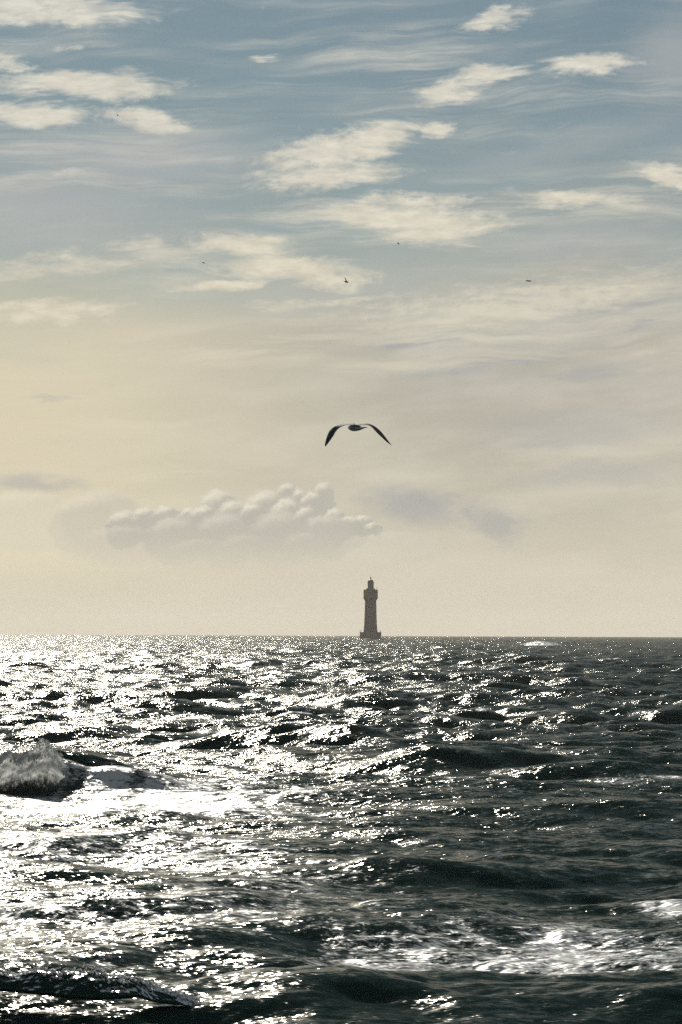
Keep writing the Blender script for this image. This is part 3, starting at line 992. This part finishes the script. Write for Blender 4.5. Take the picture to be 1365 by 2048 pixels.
for n_ in (df, tr):
    k.put(n_.inputs['Color'], fcol)
    k.t.links.new(bmp.outputs[0], n_.inputs['Normal'])
mxf = k.new('ShaderNodeMixShader')
mxf.inputs[0].default_value = 0.85
k.t.links.new(df.outputs[0], mxf.inputs[1])
k.t.links.new(tr.outputs[0], mxf.inputs[2])
wat = k.new('ShaderNodeBsdfPrincipled')
wat.inputs['Base Color'].default_value = (0.022, 0.034, 0.027, 1)
wat.inputs['Roughness'].default_value = 0.55
wat.inputs['Specular IOR Level'].default_value = 0.08
k.t.links.new(bmp.outputs[0], wat.inputs['Normal'])
mxc = k.new('ShaderNodeMixShader')
k.put(mxc.inputs[0], cvr)
k.t.links.new(wat.outputs[0], mxc.inputs[1])
k.t.links.new(mxf.outputs[0], mxc.inputs[2])
k.t.links.new(mxc.outputs[0], k.t.nodes['Material Output'].inputs['Surface'])
m_spray, k, b = material('white_spray', (0.8, 0.8, 0.77), 0.4)


def breaker(name, x0, x1, line, prof, taper, mat, label, seed, cov, rag=1.0):
    """sheet of falling foam: prof = (offset from crest line, height) from back to front"""
    root = bpy.data.objects.new(name, None)
    C.objects.link(root)
    root.location = ((x0 + x1) / 2, float(line(np.array((x0 + x1) / 2))), 0)
    root['label'] = label
    root['category'] = 'wave'
    nx, nt = int((x1 - x0) / 0.03), 60
    xs = np.linspace(x0, x1, nx)
    pf = np.array(catmull([(a, b_, 0) for a, b_ in prof], 12))[:, :2]
    ln = np.concatenate([[0], np.cumsum(np.hypot(*np.diff(pf, axis=0).T))])
    tt = np.linspace(0, ln[-1], nt)
    off, hgt = np.interp(tt, ln, pf[:, 0]), np.interp(tt, ln, pf[:, 1])
    Xg, T = np.meshgrid(xs, tt / ln[-1])
    tp = taper(Xg)
    lift = fnoise(Xg * 1.1, T * 0 + 3, seed, 4)
    tc_ = tt[int(np.argmax(hgt))] / ln[-1]
    top = np.exp(-((T - tc_) / 0.22) ** 2)
    Yg = line(Xg) + off[:, None] * (0.35 + 0.65 * tp) - 0.22 * fnoise(Xg * 1.6, T * 3, seed + 5, 4) * sstep(T, tc_, tc_ + 0.3) * (1 - sstep(T, .9, 1))
    Zg = hgt[:, None] * tp - 0.45 * (1 - np.clip(tp / 0.45, 0, 1)) + rag * top * 0.30 * (lift - 0.45) * tp
    rough = fnoise(Xg * 7, T * 14, seed + 9, 3) - 0.5
    Zg += 0.05 * rag * rough * top * tp
    Zg += rag * top * tp * (0.45 * (fnoise(Xg * 1.7, Yg * 1.2, seed + 20, 5) - 0.5) + 0.10 * (fnoise(Xg * 7, Yg * 4, seed + 25, 3) - 0.5))
    cv = np.interp(T, *cov) + 0.9 * (fnoise(Xg * 0.8, T * 2.0, seed + 30, 4) - 0.5)
    Yg -= (0.10 * (fnoise(Xg * 6, T * 7, seed + 14, 4) - 0.5) + 0.30 * (fnoise(Xg * 1.3 + T * 2, T * 3, seed + 17, 3) - 0.5)) * tp * min(1.0, rag)
    o = grid_mesh('foam_curtain', Xg - root.location.x, Yg - root.location.y, Zg, mat, {'cover': cv, 'foam': np.clip(cv, 0, 1), 'lost': cv * 0, 'chop': cv * 0 + 0.8}, parent=root)
    # droplets thrown off the top
    rg = np.random.default_rng(seed)
    vs, fs = [], []
    ct = int(np.argmax(hgt))
    for _ in range(int(420 * (x1 - x0) * rag ** 2)):
        i = rg.integers(0, nx)
        j = int(np.clip(ct + rg.normal(3, 7), 0, nt - 1))
        if tp[j, i] < 0.15:
            continue
        p = np.array([Xg[j, i] - root.location.x, Yg[j, i] - root.location.y, Zg[j, i]])
        p = p + np.array([rg.normal(0, .05), rg.normal(0, .09), rg.exponential(.17) * (0.02 + 3.6 * max(lift[0, i] - 0.38, 0)) * rag]) * max(tp[j, i], 0.3)
        s = 0.005 + 0.022 * rg.random() ** 4
        base_ = len(vs)
        for q in ((1, 1, 1), (-1, -1, 1), (-1, 1, -1), (1, -1, -1)):
            vs.append(p + np.array(q) * s * rg.uniform(0.6, 1.3, 3))
        fs += [(base_, base_ + 1, base_ + 2), (base_, base_ + 3, base_ + 1), (base_, base_ + 2, base_ + 3), (base_ + 1, base_ + 3, base_ + 2)]
    sp_ = link_mesh('spray', vs, fs, m_spray, root, smooth=True)
    sp_['kind'] = 'stuff'
    return root


breaker('breaking_wave', -19.0, -8.05, crest_line,
        [(-0.66, 1.20), (-0.78, 1.16), (-1.05, 0.95), (-1.4, 0.64), (-1.72, 0.28), (-1.98, -0.05), (-2.2, -0.4)],
        lambda x: (1 - sstep(x, -9.5, -8.05)) ** 0.8 * (0.82 + 0.66 * fnoise(x * 0.95, x * 0 + 2, 91, 3)), m_foam,
        'tall breaking wave with a curtain of grey foam and a ragged spray top', 300, ([0, .3, .5, .75, 1], [1.4, 1.05, .62, .25, .0]))
breaker('breaking_wave', -8.0, -1.1, front_line,
        [(0.5, 0.22), (0.15, 0.36), (-0.12, 0.40), (-0.30, 0.34), (-0.45, 0.20), (-0.6, 0.08), (-0.8, -0.1)],
        lambda x: (1 - sstep(x, -3.6, -1.1)) * (0.20 + 1.35 * fnoise(x * 0.7, x * 0 + 7, 95, 3) ** 1.3), m_sea,
        'low dark breaking wave with sparkling spray along its crest, nearest in the lower left', 400, ([0, .25, .45, .6, 1], [.3, .55, .3, -.1, -.3]), 0.8)
